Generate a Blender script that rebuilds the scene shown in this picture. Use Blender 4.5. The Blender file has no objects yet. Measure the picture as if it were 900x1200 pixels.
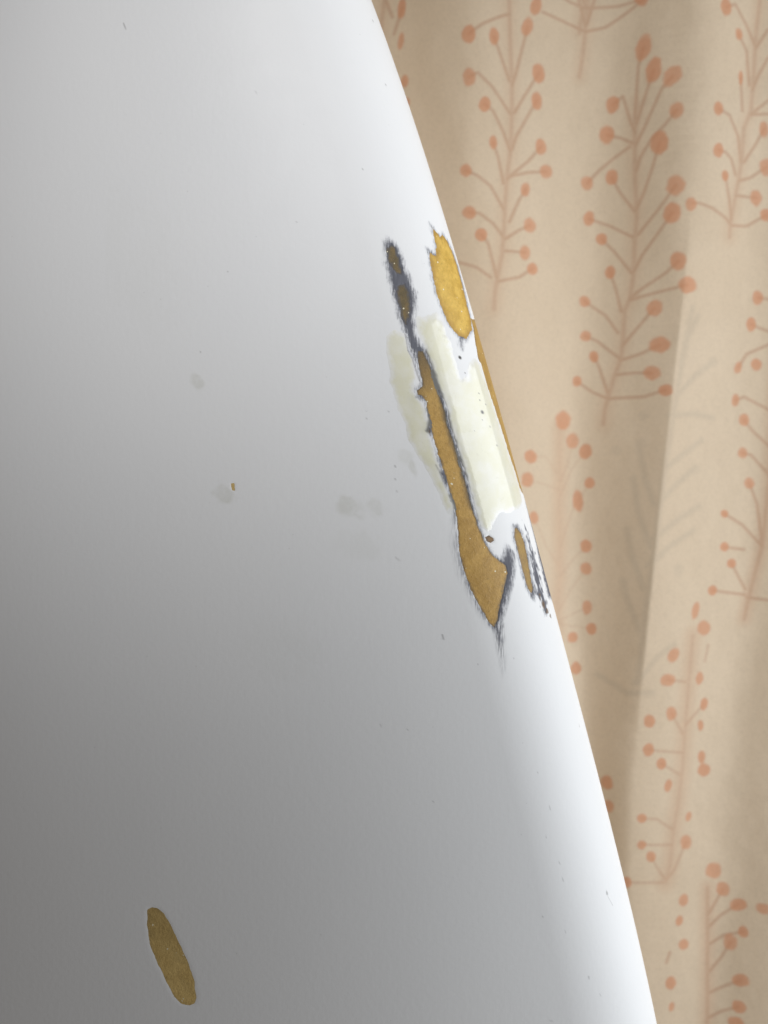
import bpy, math
import numpy as np
from mathutils import Vector

# ------------------------------------------------------------------ camera
D = 0.45            # camera to the board's deck (m)
PX = 0.0004         # metres per photo pixel on the deck
Z0 = 1.20           # camera height
scene = bpy.context.scene
COL = scene.collection
cam_data = bpy.data.cameras.new("camera")
cam = bpy.data.objects.new("camera", cam_data)
COL.objects.link(cam)
cam.location = (0, -D, Z0)
cam.rotation_euler = (math.radians(90), 0, 0)
cam_data.sensor_fit = 'VERTICAL'
cam_data.sensor_height = 24
cam_data.lens = 24 * D / (1200 * PX)
cam_data.clip_start = 0.01
cam_data.clip_end = 50
cam_data.dof.use_dof = True
cam_data.dof.focus_distance = D + 0.008
cam_data.dof.aperture_fstop = 4.2
scene.camera = cam

# ------------------------------------------------------------------ world and lamps (indoor room light)
world = bpy.data.worlds.new("World")
scene.world = world
world.use_nodes = True
bg = world.node_tree.nodes["Background"]
bg.inputs[0].default_value = (1.0, 0.76, 0.55, 1)
bg.inputs[1].default_value = 0.062

def area(name, loc, target, sx, sy, power, color):
    l = bpy.data.lights.new(name, 'AREA')
    l.shape = 'RECTANGLE'
    l.size, l.size_y = sx, sy
    l.energy = power
    l.color = color
    o = bpy.data.objects.new(name, l)
    COL.objects.link(o)
    o.location = loc
    o.rotation_euler = (Vector(target) - Vector(loc)).to_track_quat('-Z', 'Y').to_euler()
    return o

# daylight from a window to the right of the board
area("window_light", (0.72, -0.245, Z0 - 0.06), (0.10, 0.03, Z0 - 0.07), 0.60, 0.95, 7.6, (0.92, 0.96, 1.0))
# added spot on the upper board; its cone edge stands in for a shadow
sp = bpy.data.lights.new("added_top_spot", 'SPOT')
sp.energy = 21.5; sp.color = (0.99, 0.99, 1.0); sp.shadow_soft_size = 0.11
sp.spot_size = math.radians(27.5); sp.spot_blend = 0.9
spo = bpy.data.objects.new("added_top_spot", sp)
COL.objects.link(spo)
spo.location = (0.06, -0.95, Z0 + 0.62)
spo.rotation_euler = (Vector((-0.080, 0.0, Z0 + 0.195)) - spo.location).to_track_quat('-Z', 'Y').to_euler()
# daylight from the window that the curtain covers
area("curtained_window_light", (0.30, 0.95, Z0 + 0.25), (0.25, 0.2, Z0 + 0.1), 1.2, 1.2, 7.6, (1.0, 0.965, 0.91))

scene.view_settings.view_transform = 'Standard'
scene.view_settings.look = 'None'
scene.view_settings.exposure = 0
scene.view_settings.gamma = 1
scene.view_settings.use_curve_mapping = False
scene.render.resolution_x = 768
scene.render.resolution_y = 1024

# ------------------------------------------------------------------ helpers
def hash2(ix, iy, seed):
    h = (ix.astype(np.int64) * 374761393 + iy.astype(np.int64) * 668265263 + seed * 974634777) & 0xFFFFFFFF
    h = ((h ^ (h >> 13)) * 1274126177) & 0xFFFFFFFF
    h = h ^ (h >> 16)
    return (h & 0xFFFF) / 65535.0

def vnoise(x, y, seed=0):
    """smooth value noise in -1..1"""
    ix, iy = np.floor(x), np.floor(y)
    fx, fy = x - ix, y - iy
    fx = fx * fx * (3 - 2 * fx); fy = fy * fy * (3 - 2 * fy)
    a = hash2(ix, iy, seed); b = hash2(ix + 1, iy, seed)
    c = hash2(ix, iy + 1, seed); d = hash2(ix + 1, iy + 1, seed)
    return 2 * ((a * (1 - fx) + b * fx) * (1 - fy) + (c * (1 - fx) + d * fx) * fy) - 1

def sstep(a, b, x):
    t = np.clip((x - a) / (b - a), 0, 1)
    return t * t * (3 - 2 * t)

def poly_sd(x, y, poly):
    """signed distance to a closed polygon, negative inside"""
    P = np.asarray(poly, float)
    d2 = np.full(x.shape, 1e9)
    inside = np.zeros(x.shape, bool)
    n = len(P)
    for i in range(n):
        ax, ay = P[i]; bx, by = P[(i + 1) % n]
        ex, ey = bx - ax, by - ay
        wx, wy = x - ax, y - ay
        t = np.clip((wx * ex + wy * ey) / (ex * ex + ey * ey + 1e-18), 0, 1)
        d2 = np.minimum(d2, (wx - t * ex) ** 2 + (wy - t * ey) ** 2)
        c = ((ay > y) != (by > y))
        with np.errstate(divide='ignore', invalid='ignore'):
            xi = ax + (y - ay) * ex / (ey if ey != 0 else 1e-12)
        inside ^= c & (x < xi)
    d = np.sqrt(d2)
    return np.where(inside, -d, d)

def line_d(x, y, pts):
    d2 = np.full(x.shape, 1e9)
    for (ax, ay), (bx, by) in zip(pts[:-1], pts[1:]):
        ex, ey = bx - ax, by - ay
        wx, wy = x - ax, y - ay
        t = np.clip((wx * ex + wy * ey) / (ex * ex + ey * ey + 1e-18), 0, 1)
        d2 = np.minimum(d2, (wx - t * ex) ** 2 + (wy - t * ey) ** 2)
    return np.sqrt(d2)

def grid_mesh(name, V, nr, nc, mat, parent=None, keep=None, wrap=False, attrs=None):
    """V: (nr,nc,3) grid -> one mesh object"""
    idx = np.arange(nr * nc).reshape(nr, nc)
    a = idx[:-1, :]; b = idx[1:, :]
    if wrap:
        an, bn = np.roll(a, -1, 1), np.roll(b, -1, 1)
    else:
        a, an, b, bn = a[:, :-1], a[:, 1:], b[:, :-1], b[:, 1:]
    F = np.stack([a, an, bn, b], -1).reshape(-1, 4)
    V = V.reshape(-1, 3)
    attrs = {k: v.reshape(-1) for k, v in (attrs or {}).items()}
    if keep is not None:
        k = keep.reshape(-1)
        F = F[k[F].any(1)]
        used = np.zeros(len(V), bool); used[F.reshape(-1)] = True
        remap = np.cumsum(used) - 1
        F = remap[F]; V = V[used]
        attrs = {n_: v[used] for n_, v in attrs.items()}
    me = bpy.data.meshes.new(name)
    me.vertices.add(len(V)); me.vertices.foreach_set("co", V.astype(np.float32).reshape(-1))
    me.loops.add(len(F) * 4); me.loops.foreach_set("vertex_index", F.astype(np.int32).reshape(-1))
    me.polygons.add(len(F))
    me.polygons.foreach_set("loop_start", np.arange(0, len(F) * 4, 4, dtype=np.int32))
    me.polygons.foreach_set("use_smooth", np.ones(len(F), bool))
    me.update(calc_edges=True)
    for n_, v in attrs.items():
        at = me.attributes.new(n_, 'FLOAT', 'POINT')
        at.data.foreach_set("value", v.astype(np.float32))
    me.materials.append(mat)
    o = bpy.data.objects.new(name, me)
    COL.objects.link(o)
    if parent: o.parent = parent
    return o

# ---- node helpers
class NT:
    def __init__(self, name):
        self.m = bpy.data.materials.new(name); self.m.use_nodes = True
        self.t = self.m.node_tree; self.t.nodes.clear()
        self.out = self.t.nodes.new('ShaderNodeOutputMaterial')
    def n(self, typ, **kw):
        nd = self.t.nodes.new(typ)
        for k, v in kw.items():
            if hasattr(nd, k): setattr(nd, k, v)
            else: nd.inputs[k].default_value = v
        return nd
    def l(self, a, b): self.t.links.new(a, b)
    def val(self, sock, v):
        if hasattr(v, 'is_linked') or isinstance(v, bpy.types.NodeSocket): self.l(v, sock)
        else: sock.default_value = v
    def math(self, op, a, b=0.0, clamp=False):
        nd = self.t.nodes.new('ShaderNodeMath'); nd.operation = op; nd.use_clamp = clamp
        self.val(nd.inputs[0], a); self.val(nd.inputs[1], b)
        return nd.outputs[0]
    def smooth(self, x, lo, hi):
        nd = self.t.nodes.new('ShaderNodeMapRange'); nd.interpolation_type = 'SMOOTHSTEP'
        self.val(nd.inputs[0], x)
        nd.inputs[1].default_value = lo; nd.inputs[2].default_value = hi
        return nd.outputs[0]
    def mix(self, f, a, b):
        nd = self.t.nodes.new('ShaderNodeMix'); nd.data_type = 'RGBA'
        self.val(nd.inputs[0], f); self.val(nd.inputs[6], a); self.val(nd.inputs[7], b)
        return nd.outputs[2]
    def attr(self, name):
        return self.n('ShaderNodeAttribute', attribute_name=name).outputs['Fac']
    def coords(self, scale=(1, 1, 1), rot=(0, 0, 0)):
        c = self.n('ShaderNodeTexCoord')
        mp = self.n('ShaderNodeMapping'); mp.inputs['Scale'].default_value = scale; mp.inputs['Rotation'].default_value = rot
        self.l(c.outputs['Object'], mp.inputs[0])
        return mp.outputs[0]
    def noise(self, co, scale, detail=2.0, rough=0.5):
        nd = self.n('ShaderNodeTexNoise'); self.l(co, nd.inputs['Vector'])
        nd.inputs['Scale'].default_value = scale; nd.inputs['Detail'].default_value = detail
        nd.inputs['Roughness'].default_value = rough
        return nd.outputs['Fac']
    def vor(self, co, scale):
        nd = self.n('ShaderNodeTexVoronoi'); self.l(co, nd.inputs['Vector']); nd.inputs['Scale'].default_value = scale
        return nd
    def bump(self, h, strength, dist, normal=None):
        nd = self.n('ShaderNodeBump'); nd.inputs['Strength'].default_value = strength
        nd.inputs['Distance'].default_value = dist
        self.l(h, nd.inputs['Height'])
        if normal is not None: self.l(normal, nd.inputs['Normal'])
        return nd.outputs[0]
    def bsdf(self, color, rough, normal=None, **kw):
        b = self.n('ShaderNodeBsdfPrincipled')
        self.val(b.inputs['Base Color'], color); self.val(b.inputs['Roughness'], rough)
        for k, v in kw.items(): self.val(b.inputs[k.replace('_', ' ')], v)
        if normal is not None: self.l(normal, b.inputs['Normal'])
        self.l(b.outputs[0], self.out.inputs[0])
        return b

# ------------------------------------------------------------------ board shape
AX = (130 - 450) * PX                    # board's long axis
RX, HY, CROWN = 0.046, 0.0220, 0.0125    # rail roll width, half thickness, deck crown
YA = 0.0300                              # depth of the rail's apex line
sil = np.array([(0,433),(42,450),(68,462),(105,473),(149,487),(191,501),(229,513),(269,524),(296,531),(338,544),
                (371,554),(416,570),(471,585),(516,597),(566,610),(600,619),(640,630),(686,642),(740,656),(800,672),
                (860,688),(931,708),(1002,725),(1070,742),(1121,754),(1200,770)], float)
cf = np.polyfit(sil[:, 0] / 600 - 1, sil[:, 1], 4)
SF = (D + YA) / D

# signed rail profile: q = arc length round the rail from its apex, + to the deck, - to the underside
_dx = np.concatenate([0.12 * np.linspace(0, 1, 900) ** 2.2])
NE = 2.1
_dyf = HY * np.clip(1 - (1 - np.clip(_dx / RX, 0, 1)) ** NE, 0, 1) ** (1 / NE)
_q = np.concatenate([[0], np.cumsum(np.hypot(np.diff(_dx), np.diff(_dyf)))])
Q_T = np.concatenate([-_q[:0:-1], _q]); DX_T = np.concatenate([_dx[:0:-1], _dx]); DY_T = np.concatenate([-_dyf[:0:-1], _dyf])
Q11 = float(np.interp(0.11, _dx, _q))

def crown(dx, w):
    return CROWN * (1 - (1 - np.clip(dx / w, 0, 1)) ** 3.4) * np.clip(w / .12, 0, 1)

def prof(q):
    """inward distance and forward distance from the apex line for arc length q"""
    qe = np.clip(q, Q_T[0], Q_T[-1])
    dx = np.interp(qe, Q_T, DX_T) + np.maximum(q - Q_T[-1], 0)
    dy = np.interp(qe, Q_T, DY_T)
    return dx, dy

zs_c = np.linspace(Z0 - 0.28, Z0 + 0.28, 120)
def py_of(z, y): return 600 - (z - Z0) / PX * D / (D + y)
w_c = (np.polyval(cf, py_of(zs_c, YA) / 600 - 1) - 450) * PX * SF - AX
_dq = np.linspace(0, 0.03, 60)
for _ in range(4):       # the tangent ray grazes the rail a little in front of the apex
    dx, dy = prof(_dq)
    X = AX + w_c[:, None] - dx[None]; Y = YA - dy[None] + 0 * X
    p = (450 + X / PX * D / (D + Y)).max(1)
    w_c = w_c + (np.polyval(cf, py_of(zs_c, YA) / 600 - 1) - p) * PX * SF
# outside the photograph: on to the nose above and to the widest point and the tail below
zk = np.concatenate([[0.0, 0.03, 0.12, 0.30, 0.50, 0.70], zs_c[::6], [Z0 + 0.36, Z0 + 0.43, Z0 + 0.475, Z0 + 0.495]])
top = w_c[-1]; bot = w_c[0]
wk = np.concatenate([[0.10, 0.145, 0.185, 0.235, 0.264, 0.270], w_c[::6], [top - 0.042, top - 0.078, 0.030, 0.006]])
wk[-4:] = np.minimum(wk[-4:], [0.085, 0.052, 0.025, 0.006])
if wk[5] < bot: wk[5] = bot + 0.004
def half_width(z):
    zz = np.asarray(z, float)
    # Catmull-Rom through the knots
    i = np.clip(np.searchsorted(zk, zz) - 1, 0, len(zk) - 2)
    m = np.gradient(wk, zk)
    h = zk[i + 1] - zk[i]; t = np.clip((zz - zk[i]) / h, 0, 1)
    return ((2*t**3-3*t**2+1)*wk[i] + (t**3-2*t**2+t)*h*m[i] + (-2*t**3+3*t**2)*wk[i+1] + (t**3-t**2)*h*m[i+1])

def surf(q, z, off=0.0):
    """point on the right half of the board, moved out along the section normal by off"""
    w = half_width(z); k = np.minimum(1, w / 0.112)
    dx, dy = prof(q)
    e = 2e-4
    dx1, dy1 = prof(q + e); dx0, dy0 = prof(q - e)
    tx, ty = dx1 - dx0, dy1 - dy0
    ln = np.hypot(tx, ty) + 1e-12
    nx, ny = ty / ln, -tx / ln
    X = AX + w - dx * k + nx * off
    Y = YA - dy * k - np.where(q > 0, crown(dx * k, w), 0) + ny * off
    return np.stack([X, Y, z + 0 * X], -1)

def from_photo(pts):
    """photo pixels -> (q, z) on the board, by casting the camera's rays on it"""
    out = []
    ys = np.linspace(-0.012, YA, 1500)
    for px, py in pts:
        X = (px - 450) * PX * (D + ys) / D; Z = Z0 + (600 - py) * PX * (D + ys) / D
        dx = AX + half_width(Z) - X
        dyq = np.interp(np.clip(dx, 0, 0.12), _dx, _dyf) + crown(np.maximum(dx, 0), half_width(Z))
        hit = (dx >= 0) & (ys >= YA - dyq)
        if hit.any():
            i = int(np.argmax(hit)); 
            qq = float(np.interp(min(dx[i], 0.12), _dx, _q)) + max(dx[i] - 0.12, 0)
            out.append((qq, float(Z[i])))
        else:
            out.append((-0.004, float(Z[-1])))
    return out

# ------------------------------------------------------------------ damage, traced as pixels, laid on the board
FP = from_photo
MM = 1e-3
silq = lambda pys, q: [(q, Z0 + (600 - p) * PX * SF) for p in pys]
P_A1 = FP([(453,290),(457,285),(463,290),(467,302),(471,315),(471,322),(465,322),(459,315),(454,303)])
P_A2 = FP([(465,334),(474,333),(480,343),(481,358),(479,372),(476,381),(471,374),(467,358),(464,345)])
P_B = FP([(489,411),(496,411),(502,424),(508,441),(514,459),(521,480),(526,502),(534,525),(540,545),(547,570),(554,595),
          (562,620),(570,638),(577,650),(586,658),(593,662),(595,672),(591,690),(586,710),(583,728),(579,736),(573,729),
          (563,712),(551,690),(543,667),(537,645),(536,617),(533,597),(527,577),(520,552),(513,532),(507,512),(502,491),
          (499,471),(494,464),(489,463),(488,457),(495,452),(493,440),(490,425)])
P_C = FP([(506,265),(511,271),(516,277),(518,273),(524,282),(530,294),(536,311),(541,329),(547,354),(552,374),(554,386),
          (550,391),(547,398),(543,396),(538,394),(532,388),(524,376),(517,359),(511,342),(507,324),(504,306),(503,294),
          (507,298),(511,299),(511,288),(508,276)])
P_D = FP([(552,373),(555,386),(557,401),(560,417),(564,433),(569,450),(576,470),(583,492),(590,514),(597,536),(604,556),(609,574)]) \
      + silq([590, 560, 520, 470, 420, 385, 372], -0.008)
P_E = FP([(603,619),(606,618),(611,625),(615,637),(619,655),(622,674),(625,690),(623,697),(618,688),(612,668),(607,647),(603,630)])
P_F = FP([(172,1066),(178,1063),(186,1064),(194,1072),(202,1086),(212,1108),(221,1128),(228,1148),(231,1170),(229,1177),
          (222,1179),(212,1177),(203,1168),(193,1148),(182,1125),(175,1107),(172,1085)])
P_G = FP([(568,629),(573,627),(579,630),(580,634),(575,637),(570,635)])
P_H = FP([(270,566),(275,566),(275.5,575),(271.5,575)])
# grey primer laid bare round the foam
R_A = FP([(451,288),(455,280),(462,285),(468,296),(473,312),(479,326),(485,344),(485,360),(483,375),(485,390),(491,402),(499,413),
          (504,430),(497,440),(491,430),(485,416),(479,402),(475,388),(469,372),(463,352),(458,330),(453,310)])
R_B = FP([(489,409),(500,409),(506,424),(512,440),(518,458),(525,480),(531,502),(538,525),(544,545),(551,570),(557,595),
          (563,618),(571,637),(578,650),(588,655),(594,638),(600,645),(603,655),(603,670),(600,686),(595,702),(589,720),(586,735),(588,752),
          (584,748),(578,738),(571,729),(561,713),(549,690),(541,667),(536,645),(535,617),(532,597),(525,577),(518,563),(511,545),(516,552),(507,512),
          (498,505),(501,491),(497,471),(487,466),(486,456),(493,450),(490,425)])
R_C = FP([(504,262),(511,270),(516,276),(519,272),(525,282),(531,295),(537,312),(542,330),(548,354),(553,374),(555,388),
          (550,393),(547,400),(543,400),(541,410),(538,404),(537,396),(531,389),(523,377),(516,360),(510,343),(506,325),(503,306),(499,290),(506,294),(510,296),(510,288),(507,276)])
R_E = FP([(602,616),(607,616),(612,624),(616,637),(620,655),(623,674),(627,692),(626,703),(622,697),(617,688),(611,668),(606,647),(602,630)])
R_EDGE = FP([(608,560),(612,572),(616,590),(620,606),(626,628),(632,655),(638,680),(643,700)]) + silq([712, 690, 640, 600, 560], -0.004)
R_SCR = FP([(614,610),(622,630),(628,655),(634,680),(640,702),(643,722),(639,722),(633,704),(627,694),(622,660),(617,640)])
R_TAIL = FP([(576,731),(591,731),(591,755),(593,785),(588,797),(584,770),(580,750)])
# cream resin brushed over the dent
P_R1 = FP([(489,372),(500,368),(512,366),(520,378),(526,396),(531,414),(536,432),(540,444),(547,441),(550,427),(556,418),(561,424),
           (566,438),(571,452),(578,472),(585,494),(591,516),(598,538),(604,556),(610,574),(612,588),(606,596),(596,603),(585,602),(578,610),
           (576,622),(571,627),(564,616),(556,594),(549,569),(542,544),(536,524),(529,503),(523,481),(516,459),(510,441),(503,422),(497,405),(491,390)])
P_R2 = FP([(453,393),(462,388),(474,392),(482,408),(487,424),(489,445),(484,458),(490,468),(497,474),(500,492),(504,512),(511,535),(518,556),
           (525,577),(531,594),(524,600),(518,588),(512,572),(504,556),(494,540),(484,524),(476,508),(470,488),(464,468),(459,448),(455,424),(452,406)])
PIN = [((539,419),1.1,1),((545,437),.5,.6),((565,483),1.15,1),((561,461),.5,.8),((562,469),.45,.8),((569,474),.45,.8),((565,492),.45,.6),
       ((574,500),.7,.35),((582,522),.7,.4),((556,505),.4,.4),((568,437),.6,.3),((520,498),.4,.4)]
PIN = [(FP([p])[0], r, a) for p, r, a in PIN]
SPECK = [((145,28),(147,33),.5,.55),((437,24),(437,25),.45,.7),((452,99),(452,100),.45,.6),((425,198),(425,198.5),.4,.6),((518,744),(519,749),.5,.75),
         ((463,546),(463,547),.5,.6),((463,561),(463,562),.45,.5),((430,481),(430,482),.4,.4),((430,490),(430,491),.4,.4),((455,482),(455,482.6),.4,.4),
         ((711,1045),(711.5,1048),.6,.85),((712,1050),(718,1061),.22,.5),((659,1029),(660,1032),.4,.4),((690,1145),(690,1146),.55,.5),((636,1074),(636,1075),.4,.5),
         ((644,945),(645,949),.3,.45),((347,260),(347,260.5),.4,.6),((267,318),(267,318.5),.35,.5),((299,107),(300,109),.3,.35),((646,1196),(646,1197),.5,.5),
         ((508,939),(508,940),.4,.45),((446,850),(446,851),.35,.35),((679,850),(679,851),.4,.5),((478,855),(478,856),.3,.4),((235,412),(235,413),.35,.5),
         ((465,575),(466,577),.4,.35),((467,655),(468,657),.5,.3),((464,653),(465,655),.4,.3),((560,778),(560,779),.35,.4),((630,905),(630,906),.35,.4),
         ((640,980),(640,981),.35,.4),((655,1010),(656,1012),.35,.4),((662,1090),(663,1094),.3,.35),((703,1165),(704,1167),.3,.35),((602,771),(602,772),.3,.4)]
SPECK = [(FP([a])[0], FP([b])[0], r, s) for a, b, r, s in SPECK]
STAIN = [((231,448),8,11,.55),((262,580),13,13,.5),((410,594),17,15,.5),((440,594),12,12,.35),((484,548),5,13,.55),((475,535),10,10,.3),
         ((526,590),7,16,.5),((420,640),30,20,.14),((330,760),50,40,.08),((160,300),60,90,.06)]
STAIN = [(FP([p])[0], rx * PX, ry * PX, s) for p, rx, ry, s in STAIN]

def jag(q, z, amp, seed, hair=0.0):
    """ragged edge in metres: blobby noise plus sanding hairs lying along the board"""
    n = 0.6 * vnoise(q / .0022, z / .0034, seed) + 0.4 * vnoise(q / .0009, z / .0013, seed + 1)
    # strokes lean up to the right
    u = q * 0.93 + z * 0.37; v = -q * 0.37 + z * 0.93
    hh = np.abs(vnoise(u / .00055, v / .0045, seed + 2))
    return amp * n + hair * (hh - 0.35)

FOAM = [  # polygon, ragged, hair, depth factor, material key, label
    (P_A1, .0006, .0008, 'olive', 'narrow olive foam spot inside the dark grey scrape'),
    (P_A2, .0006, .0008, 'olive', 'olive foam streak below the first one in the grey scrape'),
    (P_B, .0004, .0003, 'ochre', 'long ochre brown strip of bare foam widening to a pointed foot'),
    (P_C, .0003, .0006, 'gold', 'bright golden leaf-shaped bare foam high on the rail'),
    (P_D, .0003, .0002, 'tan', 'thin tan line of bare foam along the outer edge of the rail'),
    (P_E, .0003, .0003, 'amber', 'slim pointed amber foam sliver low on the rail'),
    (P_F, .0003, .0, 'straw', 'lone straw-coloured oval sanded through low on the deck'),
    (P_G, .0003, .0, 'brown', 'tiny brown pit beside the long foam strip'),
    (P_H, .0002, .0, 'straw', 'tiny tan chip in the middle of the deck'),
]

def foam_sd(i, q, z):
    poly, amp, hair, key, lab = FOAM[i]
    return poly_sd(q, z, poly) + jag(q, z, amp, 11 + 7 * i, hair)

def bbox_mask(q, z, poly, m):
    P = np.asarray(poly)
    return (q > P[:, 0].min() - m) & (q < P[:, 0].max() + m) & (z > P[:, 1].min() - m) & (z < P[:, 1].max() + m)

def masked(q, z, poly, fn, m=.008, far=.008):
    r = np.full(q.shape, far); k = bbox_mask(q, z, poly, m)
    if k.any(): r[k] = np.minimum(fn(q[k], z[k]), far)
    return r

# ------------------------------------------------------------------ materials
def mat_paint():
    t = NT("white_paint")
    co = t.coords()
    hairco = t.coords((1, 1, 0.13), (0, math.radians(-22), 0))
    hair = t.noise(hairco, 1500, 3, .6)
    fine = t.noise(co, 900, 3, .6)
    pr = t.attr("primer")                         # mm inside the primer outline
    f = t.math('ADD', pr, t.math('MULTIPLY', t.math('SUBTRACT', hair, .5), 4.6))
    f = t.math('ADD', f, t.math('MULTIPLY', t.math('SUBTRACT', fine, .5), 2.0))
    pf = t.smooth(f, -1.5, 1.7)
    big = t.noise(co, 9, 3, .55)
    white = t.mix(big, (0.80, 0.81, 0.82, 1), (0.845, 0.85, 0.85, 1))
    # faint smudges and stray dust
    stain = t.math('MULTIPLY', t.attr("stain"), t.smooth(t.noise(co, 110, 4, .65), .15, .62))
    white = t.mix(t.math('MULTIPLY', stain, .75), white, (0.56, 0.56, 0.49, 1))
    v = t.vor(co, 130)
    dust = t.math('MULTIPLY', t.math('LESS_THAN', v.outputs['Distance'], .045), t.math('GREATER_THAN', t.noise(co, 55, 1), .60))
    white = t.mix(t.math('MULTIPLY', dust, .15), white, (0.30, 0.30, 0.29, 1))
    grey = t.mix(t.noise(hairco, 700, 3), (0.068, 0.070, 0.085, 1), (0.19, 0.195, 0.225, 1))
    c = t.mix(pf, white, grey)
    # halo of thinned paint
    halo = t.smooth(pr, -2.2, 0.5)
    c = t.mix(t.math('MULTIPLY', halo, t.math('MULTIPLY', t.math('SUBTRACT', 1.0, pf), .32)), c, (0.45, 0.46, 0.52, 1))
    smr = t.math('MULTIPLY', t.attr("smear"), t.smooth(hair, .30, .66))
    c = t.mix(smr, c, (0.12, 0.12, 0.14, 1))
    c = t.mix(t.attr("speck"), c, (0.055, 0.05, 0.045, 1))
    c = t.mix(t.attr("brown"), c, (0.16, 0.10, 0.05, 1))
    scr = t.noise(t.coords((1, 1, .05), (0, math.radians(14), 0)), 900, 2, .6)
    h = t.math('ADD', t.math('MULTIPLY', t.noise(co, 420, 2), .6), t.math('MULTIPLY', scr, .15))
    nb = t.bump(h, .10, .0006)
    nb = t.bump(t.noise(co, 25, 1), .012, .003, nb)
    rough = t.math('ADD', t.math('MULTIPLY', t.noise(co, 60, 3), .10), t.math('ADD', .42, t.math('MULTIPLY', pf, .3)))
    t.bsdf(c, rough, nb, IOR=1.5, Specular_IOR_Level=.35)
    return t.m

def mat_foam(key, a, b, rim, rw=1.5, rs=.75):
    t = NT("foam_" + key)
    co = t.coords()
    g = t.noise(co, 700, 4, .7)
    m = t.noise(co, 160, 3, .6)
    c = t.mix(t.smooth(m, .32, .68), a + (1,), b + (1,))
    c = t.mix(t.math('MULTIPLY', t.smooth(g, .52, .72), .45), c, tuple(x * .55 for x in a) + (1,))
    c = t.mix(t.math('MULTIPLY', t.smooth(g, .46, .30), .30), c, tuple(min(1, x * 1.35) for x in b) + (1,))
    edge = t.smooth(t.math('ADD', t.attr("edge"), t.math('MULTIPLY', t.math('SUBTRACT', t.noise(co, 420, 3), .5), 2.4)), rw, -0.2)
    c = t.mix(t.math('MULTIPLY', edge, rs), c, rim + (1,))
    c = t.mix(t.attr("aged"), c, (.085, .068, .040, 1))
    # sparse glints, painted into the colour as pale specks
    v = t.vor(co, 420)
    sp = t.math('MULTIPLY', t.math('LESS_THAN', v.outputs['Distance'], .17), t.math('GREATER_THAN', t.noise(co, 150, 2), .60))
    c = t.mix(sp, c, (.80, .74, .55, 1))
    nb = t.bump(g, .55, .0004)
    t.bsdf(c, t.math('ADD', .38, t.math('MULTIPLY', m, .25)), nb)
    return t.m

def mat_resin():
    t = NT("cream_resin")
    co = t.coords()
    m = t.noise(co, 95, 4, .6)
    f = t.math('ADD', t.attr("edge"), t.math('MULTIPLY', t.math('SUBTRACT', t.noise(co, 260, 4, .65), .5), 5.0))
    f = t.smooth(f, -.3, 3.2)
    cream = t.mix(t.smooth(m, .35, .7), (0.745, 0.730, 0.565, 1), (0.785, 0.775, 0.675, 1))
    cream = t.mix(t.math('MULTIPLY', t.smooth(t.noise(co, 330, 3, .7), .58, .75), .22), cream, (0.55, 0.53, 0.37, 1))
    c = t.mix(f, (0.825, 0.825, 0.80, 1), cream)
    c = t.mix(t.attr("speck"), c, (0.05, 0.045, 0.04, 1))
    # grey shows through next to the foam strip
    c = t.mix(t.attr("under"), c, (0.16, 0.16, 0.15, 1))
    nb = t.bump(t.noise(co, 60, 1, .5), .22, .0026)
    nb = t.bump(t.noise(co, 420, 2), .05, .0004, nb)
    t.bsdf(c, .34, nb, IOR=1.5, Coat_Weight=.6, Coat_Roughness=.03)
    return t.m

def mat_curtain():
    t = NT("printed_curtain_cloth")
    co = t.coords()
    big = t.noise(co, 14, 3, .55)
    base = t.mix(big, (0.765, 0.620, 0.450, 1), (0.815, 0.680, 0.515, 1))
    fuzz = t.math('MULTIPLY', t.math('SUBTRACT', t.noise(co, 900, 3, .6), .5), .35)
    gh = t.math('MULTIPLY', t.attr("ghost"), .32)
    c = t.mix(gh, base, (0.36, 0.33, 0.27, 1))
    c = t.mix(t.math('MULTIPLY', t.attr("tint"), .50), c, (0.66, 0.42, 0.27, 1))
    st = t.smooth(t.math('ADD', t.attr("stem"), fuzz), .15, .95)
    c = t.mix(t.math('MULTIPLY', st, .62), c, (0.56, 0.31, 0.19, 1))
    bl = t.smooth(t.math('ADD', t.attr("berry"), fuzz), .15, 1.0)
    c = t.mix(t.math('MULTIPLY', bl, .80), c, (0.73, 0.335, 0.180, 1))
    w1 = t.n('ShaderNodeTexWave', wave_type='BANDS', bands_direction='X'); t.l(co, w1.inputs[0]); w1.inputs['Scale'].default_value = 420; w1.inputs['Distortion'].default_value = 1.5
    w2 = t.n('ShaderNodeTexWave', wave_type='BANDS', bands_direction='Z'); t.l(co, w2.inputs[0]); w2.inputs['Scale'].default_value = 420; w2.inputs['Distortion'].default_value = 1.5
    c = t.mix(t.math('MULTIPLY', t.smooth(t.noise(co, 650, 3, .7), .40, .72), .16), c, (0.40, 0.31, 0.22, 1))
    weave = t.math('ADD', w1.outputs['Fac'], w2.outputs['Fac'])
    c = t.mix(t.math('MULTIPLY', weave, .04), c, (0.30, 0.25, 0.19, 1))
    nb = t.bump(t.math('ADD', weave, t.noise(co, 500, 2)), .14, .0005)
    nb = t.bump(t.noise(co, 28, 3), .35, .006, nb)
    b = t.bsdf(c, .75, nb, Sheen_Weight=.15)
    tr = t.n('ShaderNodeBsdfTranslucent'); t.l(c, tr.inputs[0])
    mx = t.n('ShaderNodeMixShader'); mx.inputs[0].default_value = .35
    t.l(b.outputs[0], mx.inputs[1]); t.l(tr.outputs[0], mx.inputs[2]); t.l(mx.outputs[0], t.out.inputs[0])
    return t.m

# ------------------------------------------------------------------ surfboard
board = bpy.data.objects.new("surfboard", None)
COL.objects.link(board)
board["label"] = "white surfboard with sanded foam dings along its rail, in front of the curtain"
board["category"] = "surfboard"

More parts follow.
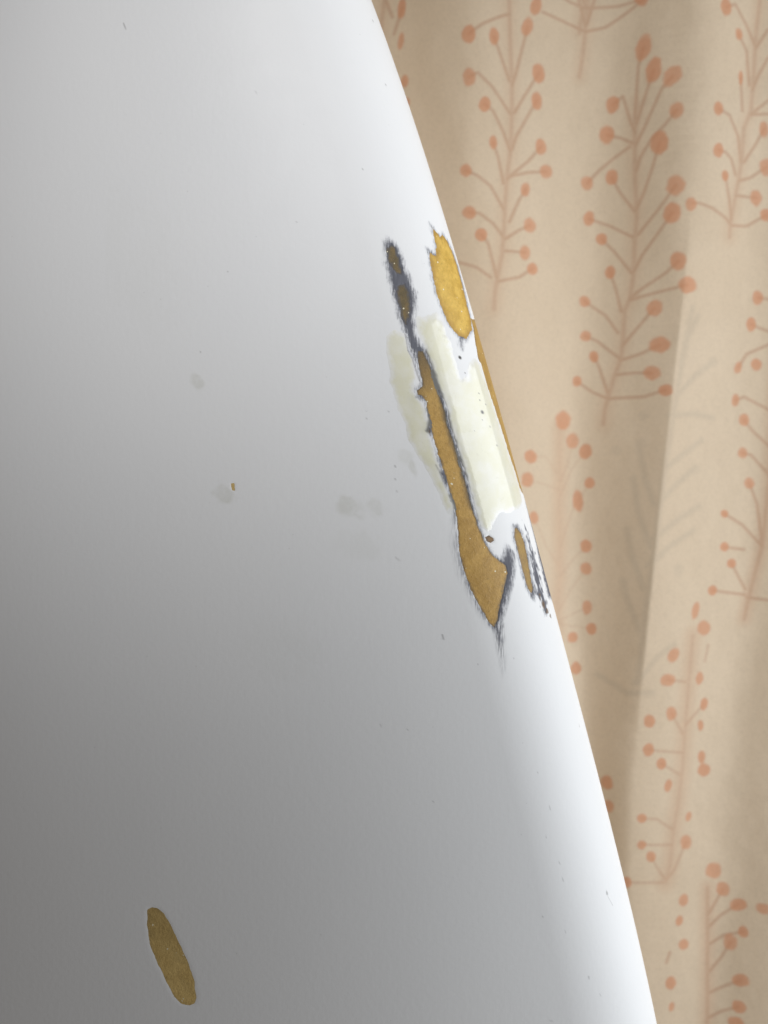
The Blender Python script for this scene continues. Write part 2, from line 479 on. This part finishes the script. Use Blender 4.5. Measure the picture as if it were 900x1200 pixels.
def spaced(*segs):
    a = []
    for lo, hi, st in segs: a.append(np.arange(lo, hi - st * .25, st))
    a.append(np.array([segs[-1][1]]))
    return np.concatenate(a)

zt, zb = Z0 + (600 - 245) * PX * SF, Z0 + (600 - 812) * PX * SF
Zr = spaced((0.0, 0.90, .012), (0.90, Z0 - .28, .004), (Z0 - .28, zb, .0008), (zb, zt, .0003), (zt, Z0 + .28, .0008), (Z0 + .28, Z0 + .495, .005))
q1 = spaced((-0.009, 0.060, .0003), (0.060, Q11, .0008))                 # right rail, near the damage
fr = np.linspace(0, 1, 170)[1:]                                          # deck out to the axis
nr = len(Zr)
w = half_width(Zr); k = np.minimum(1, w / .112)
Qr = np.repeat(q1[None], nr, 0)
deck_q = Q11 + fr[None] * np.maximum(w / k - 0.11, 0)[:, None]
QF = np.concatenate([Qr, deck_q], 1)
ZF = np.repeat(Zr[:, None], QF.shape[1], 1)
# recess and paint attributes
rec = np.zeros(QF.shape)
for i in range(len(FOAM)):
    sd = masked(QF, ZF, FOAM[i][0], lambda a, b, i=i: foam_sd(i, a, b))
    ramp = .0016 if i == 6 else .0009
    rec = np.maximum(rec, sstep(ramp * .6, -ramp, sd) * .00034 * (.35 if i in (6, 8) else 1))
prim = np.full(QF.shape, -.008)
for P, a, h in ((R_A, .0007, .0012), (R_B, .0005, .0003), (R_C, .0006, .0003), (R_E, .0006, .0003), (R_EDGE, .0010, .0005)):
    sd = masked(QF, ZF, P, lambda x, y, P=P, a=a, h=h: poly_sd(x, y, P) + jag(x, y, a, 77, h) - (.0004 if P is R_A else -.0005 if P is R_C else -.0004 if P is R_B else 0))
    prim = np.maximum(prim, -sd)
# broken scrapes beside the lower sliver
sc = masked(QF, ZF, R_SCR, lambda x, y: poly_sd(x, y, R_SCR) + .0022 * np.abs(vnoise(x / .0007, y / .006, 5)) + .0016 * vnoise(x / .0012, y / .002, 6) - .0001)
prim = np.maximum(prim, np.where(-sc > -.003, -sc * 1.2 - .0002, -.008))
# the white crack that runs down through the grey
CR = FP([(476,392),(478,402),(479,411),(484,420),(488,432),(493,446)])
dcr = masked(QF, ZF, CR, lambda x, y: line_d(x, y, CR))
prim = np.where(dcr < .0006, np.minimum(prim, (dcr - .0006) * 6 - .0005), prim)
prim = np.maximum(prim, -masked(QF, ZF, CR, lambda x, y: np.abs(line_d(x + .0011, y, CR)) - .0006))
# dark cut beside the strip
CUT = FP([(513,559),(518,568),(524,580),(529,590)])
prim = np.maximum(prim, -masked(QF, ZF, CUT, lambda x, y: line_d(x, y, CUT) - .0008))
sm = masked(QF, ZF, R_TAIL, lambda x, y: poly_sd(x, y, R_TAIL))
HOOK = FP([(588,655),(596,642),(604,650),(604,672),(598,700),(590,725),(584,735),(588,700),(594,672)])
smear = np.maximum(.85 * sstep(.0014, -.0018, sm) * sstep(Z0 + (600 - 812) * PX, Z0 + (600 - 740) * PX, ZF), .6 * sstep(.0010, -.0008, masked(QF, ZF, HOOK, lambda x, y: poly_sd(x, y, HOOK))))
LB = FP([(533,600),(533,640),(541,672),(556,705),(572,730)])
smear = np.maximum(smear, .30 * sstep(.004, .0, masked(QF, ZF, LB, lambda x, y: line_d(x, y, LB))))
rec -= np.where(dcr < .002, .00022 * sstep(.0009, .0002, dcr), 0)
speck = np.zeros(QF.shape); brown = np.zeros(QF.shape); stain = np.zeros(QF.shape)
for a, b, r, s in SPECK:
    d = masked(QF, ZF, [a, b], lambda x, y: line_d(x, y, [a, b]), .004, .004)
    speck = np.maximum(speck, .62 * s * sstep(r * MM * 1.25, r * MM * .35, d))
for a, r, s in PIN:
    d = masked(QF, ZF, [a], lambda x, y: np.hypot(x - a[0], y - a[1]), .004, .004)
    speck = np.maximum(speck, s * sstep(r * MM * 1.1, r * MM * .4, d))
for a, rx, ry, s in STAIN:
    d = np.hypot((QF - a[0]) / rx, (ZF - a[1]) / ry) + .25 * vnoise(QF / .003, ZF / .003, 31)
    stain = np.maximum(stain, s * sstep(1.15, .55, d))
for pt, r in (((637,708),1.3),((641,716),.9),((645,722),.7),((633,699),.9),((502,505),1.2)):
    a = FP([pt])[0]
    d = masked(QF, ZF, [a], lambda x, y: np.hypot(x - a[0], (y - a[1]) * .6) + .0006 * vnoise(x / .0007, y / .001, 8), .005, .005)
    brown = np.maximum(brown, .8 * sstep(r * MM, r * MM * .4, d))
VF = np.empty(QF.shape + (3,))
dxx, dyy = prof(QF)
e = 2e-4
p1, p0 = prof(QF + e), prof(QF - e)
tx, ty = p1[0] - p0[0], p1[1] - p0[1]; ln = np.hypot(tx, ty)
VF[..., 0] = AX + w[:, None] - dxx * k[:, None] - rec * ty / ln
VF[..., 1] = YA - dyy * k[:, None] - np.where(QF > 0, crown(dxx * k[:, None], w[:, None]), 0) + rec * tx / ln
VF[..., 2] = ZF
# the rest of the ring: left half of the deck, left rail, flat underside
nl = 26
ql = np.concatenate([np.linspace(Q11, 0.004, 30), np.linspace(0.0, -0.05, 16)])
dl = prof(ql)
left_deck = (AX - np.linspace(0, 1, nl)[None, 1:-1] * np.maximum(w - .11 * k, 0)[:, None])
Vl = np.zeros((nr, nl - 2, 3)); Vl[..., 0] = left_deck; Vl[..., 1] = VF[:, -1, 1][:, None]; Vl[..., 2] = Zr[:, None]
dq_ = prof(Q11 + np.maximum((w[:, None] - (AX - left_deck)) / k[:, None] - .11, 0)); Vl[..., 1] = YA - dq_[1] * k[:, None] - crown(w[:, None] - (AX - left_deck), w[:, None])
Vr = np.zeros((nr, len(ql), 3)); Vr[..., 0] = AX - w[:, None] + dl[0][None] * k[:, None]; Vr[..., 1] = YA - dl[1][None] * k[:, None] - np.where(ql > 0, 1, 0)[None] * crown(dl[0][None] * k[:, None], w[:, None]); Vr[..., 2] = Zr[:, None]
nb_ = 30
xb0 = Vr[:, -1, 0]; xb1 = VF[:, 0, 0]; yb0 = Vr[:, -1, 1]; yb1 = VF[:, 0, 1]
qb = np.linspace(-0.05, -0.0098, 22); db = prof(qb)
Vb2 = np.zeros((nr, 22, 3)); Vb2[..., 0] = AX + w[:, None] - db[0][None] * k[:, None]; Vb2[..., 1] = YA - db[1][None] * k[:, None]; Vb2[..., 2] = Zr[:, None]
s_ = np.linspace(0, 1, nb_)[None, 1:-1]
Vb1 = np.zeros((nr, nb_ - 2, 3)); Vb1[..., 0] = xb0[:, None] * (1 - s_) + Vb2[:, :1, 0] * s_; Vb1[..., 1] = yb0[:, None] + .003 * np.sin(s_ * math.pi) * k[:, None]; Vb1[..., 2] = Zr[:, None]
V = np.concatenate([VF, Vl, Vr, Vb1, Vb2], 1)
pad = V.shape[1] - VF.shape[1]
ext = lambda a, c: np.concatenate([a, np.full((nr, pad), c)], 1)
body = grid_mesh("board_shell", V, nr, V.shape[1], mat_paint(), board, wrap=True,
                 attrs=dict(primer=ext(np.clip(prim, -.008, .008) * 1000, -8.0), smear=ext(smear, 0), speck=ext(speck, 0), brown=ext(brown, 0), stain=ext(stain, 0)))

# ---- bare foam, each ding its own part lying in the recess
foam_mats = {
    'olive': mat_foam('olive', (.115, .085, .035), (.200, .135, .048), (.085, .083, .088), 1.9, 1.0),
    'ochre': mat_foam('ochre', (.440, .258, .060), (.540, .330, .085), (.100, .080, .055)),
    'gold':  mat_foam('gold',  (.560, .345, .055), (.700, .460, .095), (.340, .185, .035), 3.4, .65),
    'tan':   mat_foam('tan',   (.400, .240, .060), (.470, .290, .075), (.200, .130, .050)),
    'amber': mat_foam('amber', (.300, .175, .030), (.385, .235, .045), (.150, .095, .040)),
    'straw': mat_foam('straw', (.590, .415, .155), (.670, .485, .190), (.520, .380, .160)),
    'brown': mat_foam('brown', (.170, .090, .030), (.280, .160, .055), (.070, .045, .030)),
}
for i, (poly, amp, hair, key, lab) in enumerate(FOAM):
    P = np.asarray(poly); m = .0022
    st = .0003 if i != 6 else .0005
    qs = np.arange(P[:, 0].min() - m, P[:, 0].max() + m, st); zz = np.arange(P[:, 1].min() - m, P[:, 1].max() + m, st)
    Qg, Zg = np.meshgrid(qs, zz)
    sd = foam_sd(i, Qg, Zg)
    off = -.00017 * (.35 if i in (6, 8) else 1) + (.00003 if i not in (6, 8) else .00001) * vnoise(Qg / .002, Zg / .002, 40 + i) - .0004 * sstep(.0006, .0018, sd)
    aged = np.zeros(Qg.shape)
    if i == 2:      # the strip's upper end and its right edge are stained darker
        za, zb_ = Z0 + (600 - 408) * PX * SF, Z0 + (600 - 500) * PX * SF
        aged = .80 * sstep(zb_, za, Zg + .004 * vnoise(Qg / .004, Zg / .006, 3))
        rt = np.array(FP([(502,424),(514,459),(526,502),(540,545),(554,595)]))
        dr = line_d(Qg, Zg, [tuple(p) for p in rt]) + .0008 * vnoise(Qg / .0015, Zg / .004, 4)
        aged = np.maximum(aged, .7 * sstep(.0028, .0, dr))
    if i == 6:      # the oval is browner at its upper end
        aged = .20 * sstep(P[:, 1].min() + .01, P[:, 1].max(), Zg + .004 * vnoise(Qg / .006, Zg / .006, 9)) + .10 * sstep(.1, .6, vnoise(Qg / .003, Zg / .004, 12))
    Vp = surf(Qg, Zg, off)
    o = grid_mesh("exposed_foam", Vp, len(zz), len(qs), foam_mats[key], board, keep=sd < .0012, attrs=dict(edge=np.clip(-sd, -.003, .01) * 1000, aged=aged))
    o["label"] = lab

# ---- cream resin coats
rm = mat_resin()
for j, (poly, lab) in enumerate(((P_R1, 'glossy cream resin coat over the rail between the foam strips'), (P_R2, 'thin cream resin smear left of the long foam strip'))):
    P = np.asarray(poly); m = .003
    qs = np.arange(P[:, 0].min() - m, P[:, 0].max() + m, .0004); zz = np.arange(P[:, 1].min() - m, P[:, 1].max() + m, .0004)
    Qg, Zg = np.meshgrid(qs, zz)
    sd = poly_sd(Qg, Zg, poly) + jag(Qg, Zg, .0008, 91 + j) + .0012 * vnoise(Qg / .006, Zg / .009, 55 + j)
    sdB = np.minimum(foam_sd(2, Qg, Zg), foam_sd(4, Qg, Zg))
    sdB = np.minimum(sdB, foam_sd(7, Qg, Zg))
    sda = np.maximum(sd, .0002 - sdB)
    thick = (.00018 if j == 0 else .00008)
    off = thick * sstep(.0004, -.0040, sda) - .00012 * sstep(-.0003, .0010, sda) + .00001
    pr_B = poly_sd(Qg, Zg, R_B) + jag(Qg, Zg, .0005, 77, .0003)
    pr_A = poly_sd(Qg, Zg, R_A) + jag(Qg, Zg, .0006, 77, .0004)
    under = np.clip(sstep(.0007, -.0009, np.minimum(pr_B, pr_A)) * .85 + .10 * sstep(.004, .0, pr_B), 0, 1)
    sp = np.zeros(Qg.shape)
    for a, r, s in PIN:
        sp = np.maximum(sp, s * sstep(r * MM * 1.1, r * MM * .4, np.hypot(Qg - a[0], Zg - a[1])))
    Vp = surf(Qg, Zg, off)
    o = grid_mesh("resin_coat", Vp, len(zz), len(qs), rm, board, keep=sda < .0011,
                  attrs=dict(edge=np.clip(-sd, -.003, .01) * 1000, speck=sp, under=under))
    o["label"] = lab

# ------------------------------------------------------------------ curtain
YC = 0.19
CF = (D + YC) / D
# fold crests and valleys, as photo columns at five photo rows, with their height towards the room (m)
rows = np.array([-600, 0, 300, 600, 900, 1200, 1900], float)
FL = [((300, 340, 345, 350, 360, 380, 400), .014),
      ((420, 425, 430, 440, 450, 470, 480), -.006),
      ((560, 550, 560, 595, 620, 655, 670), .016),
      ((735, 712, 695, 680, 688, 700, 715), -.004),
      ((830, 815, 802, 766, 738, 742, 750), (.006, .006, .010, .013, .007, .004, .004)),
      ((920, 905, 900, 884, 850, 831, 830), -.004),
      ((1010, 995, 985, 965, 935, 925, 920), (.004, .004, .004, .004, .006, .007, .007))]
left = []; c = np.array(FL[0][0], float); s = -1
for i in range(14):
    c = c - (85 + 30 * math.sin(i * 2.3)); left.append((tuple(c), -.007 if s < 0 else .012 + .004 * math.sin(i))); s = -s
right = []; c = np.array(FL[-1][0], float); s = -1
for i in range(16):
    c = c + (80 + 28 * math.sin(i * 1.9 + 1)); right.append((tuple(c), -.007 if s < 0 else .012 + .004 * math.sin(i * 1.3))); s = -s
FL = left[::-1] + FL + right
FLX = np.array([[(v - 450) * PX * CF for v in f[0]] for f in FL]); FLH = np.array([f[1] if isinstance(f[1], tuple) else (f[1],) * len(rows) for f in FL])
ROWZ = Z0 + (600 - rows) * PX * CF
RFINE = np.linspace(rows[0], rows[-1], 251)
def _soft(v):
    p = np.interp(RFINE, rows, v)
    kk = np.hanning(33); kk /= kk.sum()
    return np.convolve(np.pad(p, 16, mode='edge'), kk, 'valid')
FLS = np.array([_soft(v) for v in FLX]); FHS = np.array([_soft(v) for v in FLH])
SHARP = np.array([1.0 if abs(f[0][3] - 766) < 1 else 0.0 for f in FL])
def fold_h(x, z):
    shp = x.shape; x = x.reshape(-1); z = z.reshape(-1)
    pr0 = np.clip(600 - (z - Z0) / (PX * CF), rows[0], rows[-1])
    L = np.stack([np.interp(pr0, RFINE, FLS[i]) for i in range(len(FL))], 0)
    # soften the polyline of each crest
    idx = np.clip((L <= x[None]).sum(0) - 1, 0, len(FL) - 2)
    a = L[idx, np.arange(len(x))]; b = L[idx + 1, np.arange(len(x))]
    t = np.clip((x - a) / (b - a), 0, 1)
    # rounded valleys, tighter crests
    rr = np.clip(np.round((pr0 - rows[0]) / (rows[-1] - rows[0]) * 250).astype(int), 0, 250)
    Ha = FHS[idx, rr]; Hb = FHS[idx + 1, rr]
    crest_b = Hb > Ha
    u = np.where(crest_b, t, 1 - t)
    sm = u * u * (3 - 2 * u)
    shp_hi = np.where(crest_b, SHARP[idx + 1], SHARP[idx]); shp_lo = np.where(crest_b, SHARP[idx], SHARP[idx + 1])
    shp_hi = shp_hi * sstep(180, 420, pr0) * sstep(950, 700, pr0)
    g = sm + shp_hi * .6 * (u ** 1.6 - sm) + shp_lo * .5 * ((1 - (1 - u) ** 1.6) - sm)
    lo = np.minimum(Ha, Hb); hi = np.maximum(Ha, Hb)
    h = lo + (hi - lo) * g
    h += .0016 * vnoise(x / .05, z / .16, 3) + .0006 * vnoise(x / .022 + z / .15, z / .06, 4)
    return h.reshape(shp)
def c_from_photo(px, py):
    x = (px - 450) * PX * CF; z = Z0 + (600 - py) * PX * CF
    for _ in range(6):
        y = YC - float(fold_h(np.array([x]), np.array([z]))[0])
        x = (px - 450) * PX * (D + y) / D; z = Z0 + (600 - py) * PX * (D + y) / D
    return x, z

S1 = dict(stem=[[(597,-20),(597,15),(598,50),(600,100),(600,135),(598,180),(585,200)][:6], [(598,180),(594,210),(592,240),(590,280),(588,300),(583,325),(580,345),(579,362)]],
  blob=[(549,40,8,11,0),(579,43,6,11,0),(618,31,7,12,15),(628,7,7,11,15),(550,90,8,11,0),(568,122,7,9,0),(631,86,8,12,0),(629,118,7,11,0),(578,167,5,9,0),(634,172,7,10,0),
        (546,200,7,8,0),(640,201,8,9,0),(616,222,6,9,10),(550,249,8,8,0),(564,275,7,8,0),(621,264,8,9,0),(615,296,7,9,0),(624,315,7,7,0),(522,303,7,8,0)],
  br=[[(549,40),(565,28),(590,18),(597,17)],[(579,43),(585,60),(597,95)],[(618,31),(615,45),(605,85),(600,100)],[(550,90),(560,85),(578,103),(598,134)],[(631,86),(615,112),(603,132)],
      [(568,122),(578,130),(590,155),(598,178)],[(629,118),(622,130),(605,160),(600,175)],[(578,167),(584,185),(590,215)],[(634,172),(620,188),(603,202),(594,210)],
      [(546,200),(560,206),(575,218),(590,245)],[(640,201),(620,202),(600,206)],[(616,222),(608,235),(597,260)],[(550,249),(562,250),(578,262),(590,278)],[(621,264),(608,270),(592,280)],
      [(564,275),(572,285),(577,305),(582,325)],[(615,296),(592,294)],[(624,315),(608,325),(583,330)],[(522,303),(536,307),(558,313),(575,325)]])
S0 = dict(stem=[[(453,-20),(448,20),(444,60)]], blob=[(471,10,5,13,5),(470,48,4,11,8),(474,95,5,8,0),(477,120,4,6,0)], br=[[(471,10),(462,40)],[(452,0),(460,20)]])
S3 = dict(stem=[[(690,-15),(686,35),(683,65),(679,90)]], blob=[(753,0,7,8,0)], br=[[(686,37),(660,25),(636,14)],[(686,37),(710,32),(735,15),(753,0)],[(676,-8),(686,30)],[(699,-8),(688,28)]])
S2 = dict(stem=[[(746,120),(744,150),(744,200),(746,245),(746,260),(744,280),(742,325),(738,350),(732,365),(730,400),(728,420),(720,440),(716,455),(712,467),(709,480),(707,497)]],
  blob=[(754,56,9,16,15),(766,82,9,16,12),(788,89,10,14,40),(718,123,8,11,15),(711,158,9,11,0),(793,129,8,11,15),(773,167,10,14,0),(688,215,8,9,0),(717,208,7,10,10),(792,217,11,13,15),
        (788,249,10,13,15),(690,256,7,9,10),(705,280,7,7,0),(795,306,9,12,0),(806,334,11,10,0),(715,319,6,8,0),(685,353,7,7,0),(767,361,9,10,15),(686,394,7,7,0),(773,404,12,10,0),
        (696,418,6,7,0),(764,437,10,9,0),(676,447,6,7,0),(780,457,8,7,0)],
  br=[[(754,56),(748,78),(744,140)],[(766,82),(757,110),(746,145)],[(788,89),(775,105),(755,150),(745,170)],[(718,123),(730,113),(738,140),(744,155)],[(711,158),(728,162),(742,168)],
      [(793,129),(780,145),(762,165),(750,185),(746,200)],[(773,167),(765,195),(755,225),(746,245)],[(688,215),(702,200),(720,185),(738,172)],[(717,208),(726,225),(744,248)],
      [(690,256),(715,265),(742,278)],[(792,217),(772,245),(748,275)],[(788,249),(770,275),(752,300),(742,320)],[(705,280),(720,295),(740,320)],[(715,319),(722,340),(728,365)],
      [(795,306),(780,320),(750,340),(738,350)],[(806,334),(780,340),(750,348),(738,352)],[(685,353),(710,370),(724,390)],[(767,361),(755,375),(738,395),(730,405)],[(686,394),(700,400),(726,420)],
      [(773,404),(750,415),(728,422)],[(696,418),(702,430),(712,460)],[(764,437),(745,437),(722,439)],[(676,447),(695,460),(712,467)],[(780,457),(755,465),(712,467)]])
S4 = dict(stem=[[(893,-20),(887,30),(885,55),(883,90),(880,130),(872,150),(869,190),(866,208),(860,240),(856,262),(855,278)]],
  blob=[(851,8,7,11,0),(866,40,5,8,0),(868,91,3,9,0),(842,127,6,9,0),(842,176,7,9,15),(850,206,5,7,0),(810,239,7,9,0),(895,152,6,10,0),(898,196,9,11,0),(886,232,8,10,0),(898,252,8,8,0),
        (915,30,7,9,0),(915,60,7,9,0),(912,112,7,9,0),(915,132,7,9,0)],
  br=[[(851,8),(862,5),(875,30),(885,54)],[(915,30),(900,35),(886,56)],[(866,40),(875,60),(878,100)],[(868,91),(870,130)],[(915,60),(900,68),(888,90),(882,105)],[(842,127),(855,135),(865,160),(868,190)],
      [(912,112),(900,118),(885,130),(880,135)],[(915,132),(880,134)],[(895,152),(885,170),(872,190)],[(842,176),(850,178),(857,186),(862,205)],[(898,196),(880,208),(866,212)],[(850,206),(855,235),(857,258)],
      [(886,232),(863,229)],[(898,252),(875,265),(857,264)],[(812,238),(820,238),(835,244),(850,255),(855,262)]])
S5 = dict(stem=[[(656,500),(656,560),(655,600),(656,640),(656,680),(652,720),(655,745)]], tint=9,
  blob=[(660,493,10,12,0),(671,517,8,10,0),(686,529,8,9,0),(622,535,8,8,0),(618,562,8,9,0),(626,607,6,8,0),(691,566,6,7,0),(677,587,7,13,-5),(687,640,7,8,0),(687,666,7,8,0),(688,712,6,9,0),(693,737,6,7,0),
        (671,747,7,7,0),(675,783,7,8,0),(711,917,7,9,0),(713,945,6,8,0)],
  br=[[(671,517),(665,545),(656,565)],[(686,529),(670,550),(657,580)],[(622,535),(640,535),(652,555)],[(618,562),(640,568),(655,575)],[(691,566),(677,587)],[(677,587),(670,600),(657,640)],
      [(687,640),(672,655),(657,675)],[(687,666),(670,690),(655,715)],[(688,712),(655,728)],[(693,737),(665,733),(652,730)],[(630,615),(640,640),(656,665)]], soft=.55)
S6 = dict(stem=[[(915,380),(908,450),(902,560),(893,640),(880,690),(872,725)]], tint=8,
  blob=[(888,349,7,9,0),(880,380,6,9,0),(886,427,7,8,0),(865,431,5,8,15),(862,469,5,8,10),(872,492,7,8,0),(870,531,6,7,0),(878,566,7,7,0),(849,602,5,5,0),(849,641,6,6,0),(857,660,6,6,0),(835,692,6,6,0)],
  br=[[(888,349),(905,351)],[(880,380),(905,390)],[(865,431),(875,415),(905,402)],[(862,469),(872,465),(905,482)],[(872,492),(882,505),(905,526)],[(870,531),(880,533),(900,555)],[(878,566),(887,590),(893,635)],
      [(849,602),(870,615),(893,640)],[(849,641),(872,644)],[(857,660),(873,690)],[(835,692),(873,697)],[(875,700),(905,704)]])
S7 = dict(stem=[[(812,745),(808,790),(803,850),(800,900),(795,940),(790,970),(785,1015),(780,1034)]], tint=10,
  blob=[(815,716,5,11,15),(825,736,9,9,0),(789,768,7,10,25),(783,797,10,8,0),(820,795,5,8,10),(825,825,5,8,10),(821,850,4,7,0),(787,836,7,9,0),(761,845,7,8,0),(760,879,7,8,0),(775,895,6,7,0),
        (783,921,5,8,15),(822,887,5,8,0),(825,902,8,8,0),(807,957,4,6,15),(752,959,6,6,0),(752,990,6,6,0),(763,1004,6,7,0),(804,987,8,9,0),(734,1034,6,7,0)],
  br=[[(783,797),(803,799)],[(760,879),(800,882)],[(775,895),(797,908)],[(752,959),(770,960),(788,972)],[(752,990),(788,990)],[(763,1004),(772,1020),(779,1030)],[(738,1034),(778,1034)],
      [(804,987),(790,1020),(780,1032)],[(787,836),(800,860)],[(825,825),(803,850)],[(830,756),(826,775)]], soft=.8)
S8 = dict(stem=[[(829,1040),(829,1100),(829,1160),(828,1240)]], tint=9,
  blob=[(836,1020,10,10,0),(847,1042,8,9,-15),(865,1060,10,8,-15),(894,1065,8,7,0),(871,1092,6,7,0),(856,1104,8,11,0),(868,1149,10,8,-15),(866,1180,8,8,0),(862,1199,9,8,0),(801,1055,6,8,15),(796,1079,5,7,15),
        (801,1107,7,7,0),(786,1152,7,8,0),(787,1180,4,6,15)],
  br=[[(847,1042),(838,1058),(831,1070)],[(865,1060),(845,1072),(832,1085)],[(871,1092),(848,1096),(832,1106)],[(856,1104),(845,1122),(832,1138)],[(868,1149),(850,1155),(832,1163)],[(866,1180),(845,1185),(830,1193)],
      [(785,1116),(781,1128)]])
GHOST = [[(812,360),(800,420),(790,480),(778,560),(768,640),(756,720),(748,800)],[(785,487),(815,485),(835,490)],[(780,548),(800,533),(822,516)],[(770,592),(790,570),(815,548)],[(764,632),(790,612),(818,594)],
         [(760,662),(785,640),(812,622)],[(795,462),(815,440),(836,424)],[(766,590),(756,560),(748,520)],[(762,640),(748,600),(742,560)],[(754,690),(740,650),(735,620)],[(750,740),(734,700),(730,680)],
         [(800,420),(806,395),(818,370)],[(700,790),(735,812),(765,812)],[(745,800),(770,770),(790,755)]]
GCIRC = [(754,487,7),(751,520,8),(815,550,8),(835,424,8),(722,528,8),(795,668,9),(818,594,7)]

cx = spaced((-0.85, -0.03, .0026), (-0.03, 0.30, .0010), (0.30, 1.15, .0028))
cz = spaced((0.03, Z0 - .36, .0036), (Z0 - .36, Z0 + .36, .0010), (Z0 + .36, 2.15, .0036))
XG, ZG = np.meshgrid(cx, cz)
HG = fold_h(XG, ZG)
berry = np.zeros(XG.shape); stem = np.zeros(XG.shape); ghost = np.zeros(XG.shape); tint = np.zeros(XG.shape)
SC = PX * CF
def win(x0, x1, z0, z1):
    a, b = np.searchsorted(cx, [x0, x1]); c_, d_ = np.searchsorted(cz, [z0, z1])
    return slice(max(c_ - 1, 0), d_ + 1), slice(max(a - 1, 0), b + 1)
def put_line(arr, pts, half, amt=1.0, soft=.5):
    P = [c_from_photo(*p) for p in pts]
    xs = [p[0] for p in P]; zs = [p[1] for p in P]; m = half * 3 + .003
    s_ = win(min(xs) - m, max(xs) + m, min(zs) - m, max(zs) + m)
    if arr[s_].size == 0: return
    d = line_d(XG[s_], ZG[s_], P)
    arr[s_] = np.maximum(arr[s_], amt * sstep(half * (1 + soft), half * (1 - soft), d))
def put_blob(px, py, rx, ry, ang, amt=1.0, arr=None, ring=False):
    arr = berry if arr is None else arr
    x, z = c_from_photo(px, py)
    r = max(rx, ry) * SC * 1.6
    s_ = win(x - r, x + r, z - r, z + r)
    if arr[s_].size == 0: return
    a = math.radians(ang); X, Z = XG[s_] - x, ZG[s_] - z
    u = X * math.cos(a) - Z * math.sin(a); v = X * math.sin(a) + Z * math.cos(a)
    d = np.hypot(u / (rx * SC), v / (ry * SC)) + .10 * vnoise(XG[s_] / .003, ZG[s_] / .003, 17)
    val = amt * (.92 + .08 * math.sin(px * 1.7 + py * 2.3)) * sstep(1.35, .65, d)
    if ring: val = amt * sstep(.35, .0, np.abs(d - .8))
    arr[s_] = np.maximum(arr[s_], val)
def put_sprig(S, ox=0, oy=0):
    sf = S.get('soft', 1.0)
    sh = lambda pts: [(a + ox, b + oy) for a, b in pts]
    for p in S['stem']:
        put_line(stem, sh(p), 3.3 * SC, .60 * sf, .8)
        put_line(tint, sh(p), S.get('tint', 9) * SC, .75 if 'tint' in S else .45, .85)
    for p in S['br']: put_line(stem, sh(p), 2.5 * SC, .74 * sf, .65)
    for b in S['blob']: put_blob(b[0] + ox, b[1] + oy, *b[2:])
for S in (S0, S1, S2, S3, S4, S5, S6, S7, S8): put_sprig(S)
for ox, oy in ((-28, -458), (-165, 700), (40, 1180), (-330, 30), (-330, 520), (-480, -230), (-480, 270), (-480, 770), (-640, 30), (-640, 530),
               (310, -160), (310, 340), (310, 840), (460, -400), (460, 90), (460, 590), (610, -160), (610, 340), (760, 90), (760, 590), (-165, 1190), (40, 1250), (200, 1300)):
    put_sprig(S2, ox, oy)
for p in GHOST: put_line(ghost, p, 3.4 * SC, .55, .95)
for x_, y_, r_ in GCIRC: put_blob(x_, y_, r_ * .8, r_ * .8, 0, .40, ghost)
VC = np.stack([XG, YC - HG, ZG], -1)
cur = grid_mesh("curtain", VC, len(cz), len(cx), mat_curtain(), None, attrs=dict(berry=berry, stem=stem, ghost=ghost, tint=tint))
cur["label"] = "beige curtain printed with orange berry sprigs, hanging in soft folds behind the surfboard"
cur["category"] = "curtain"
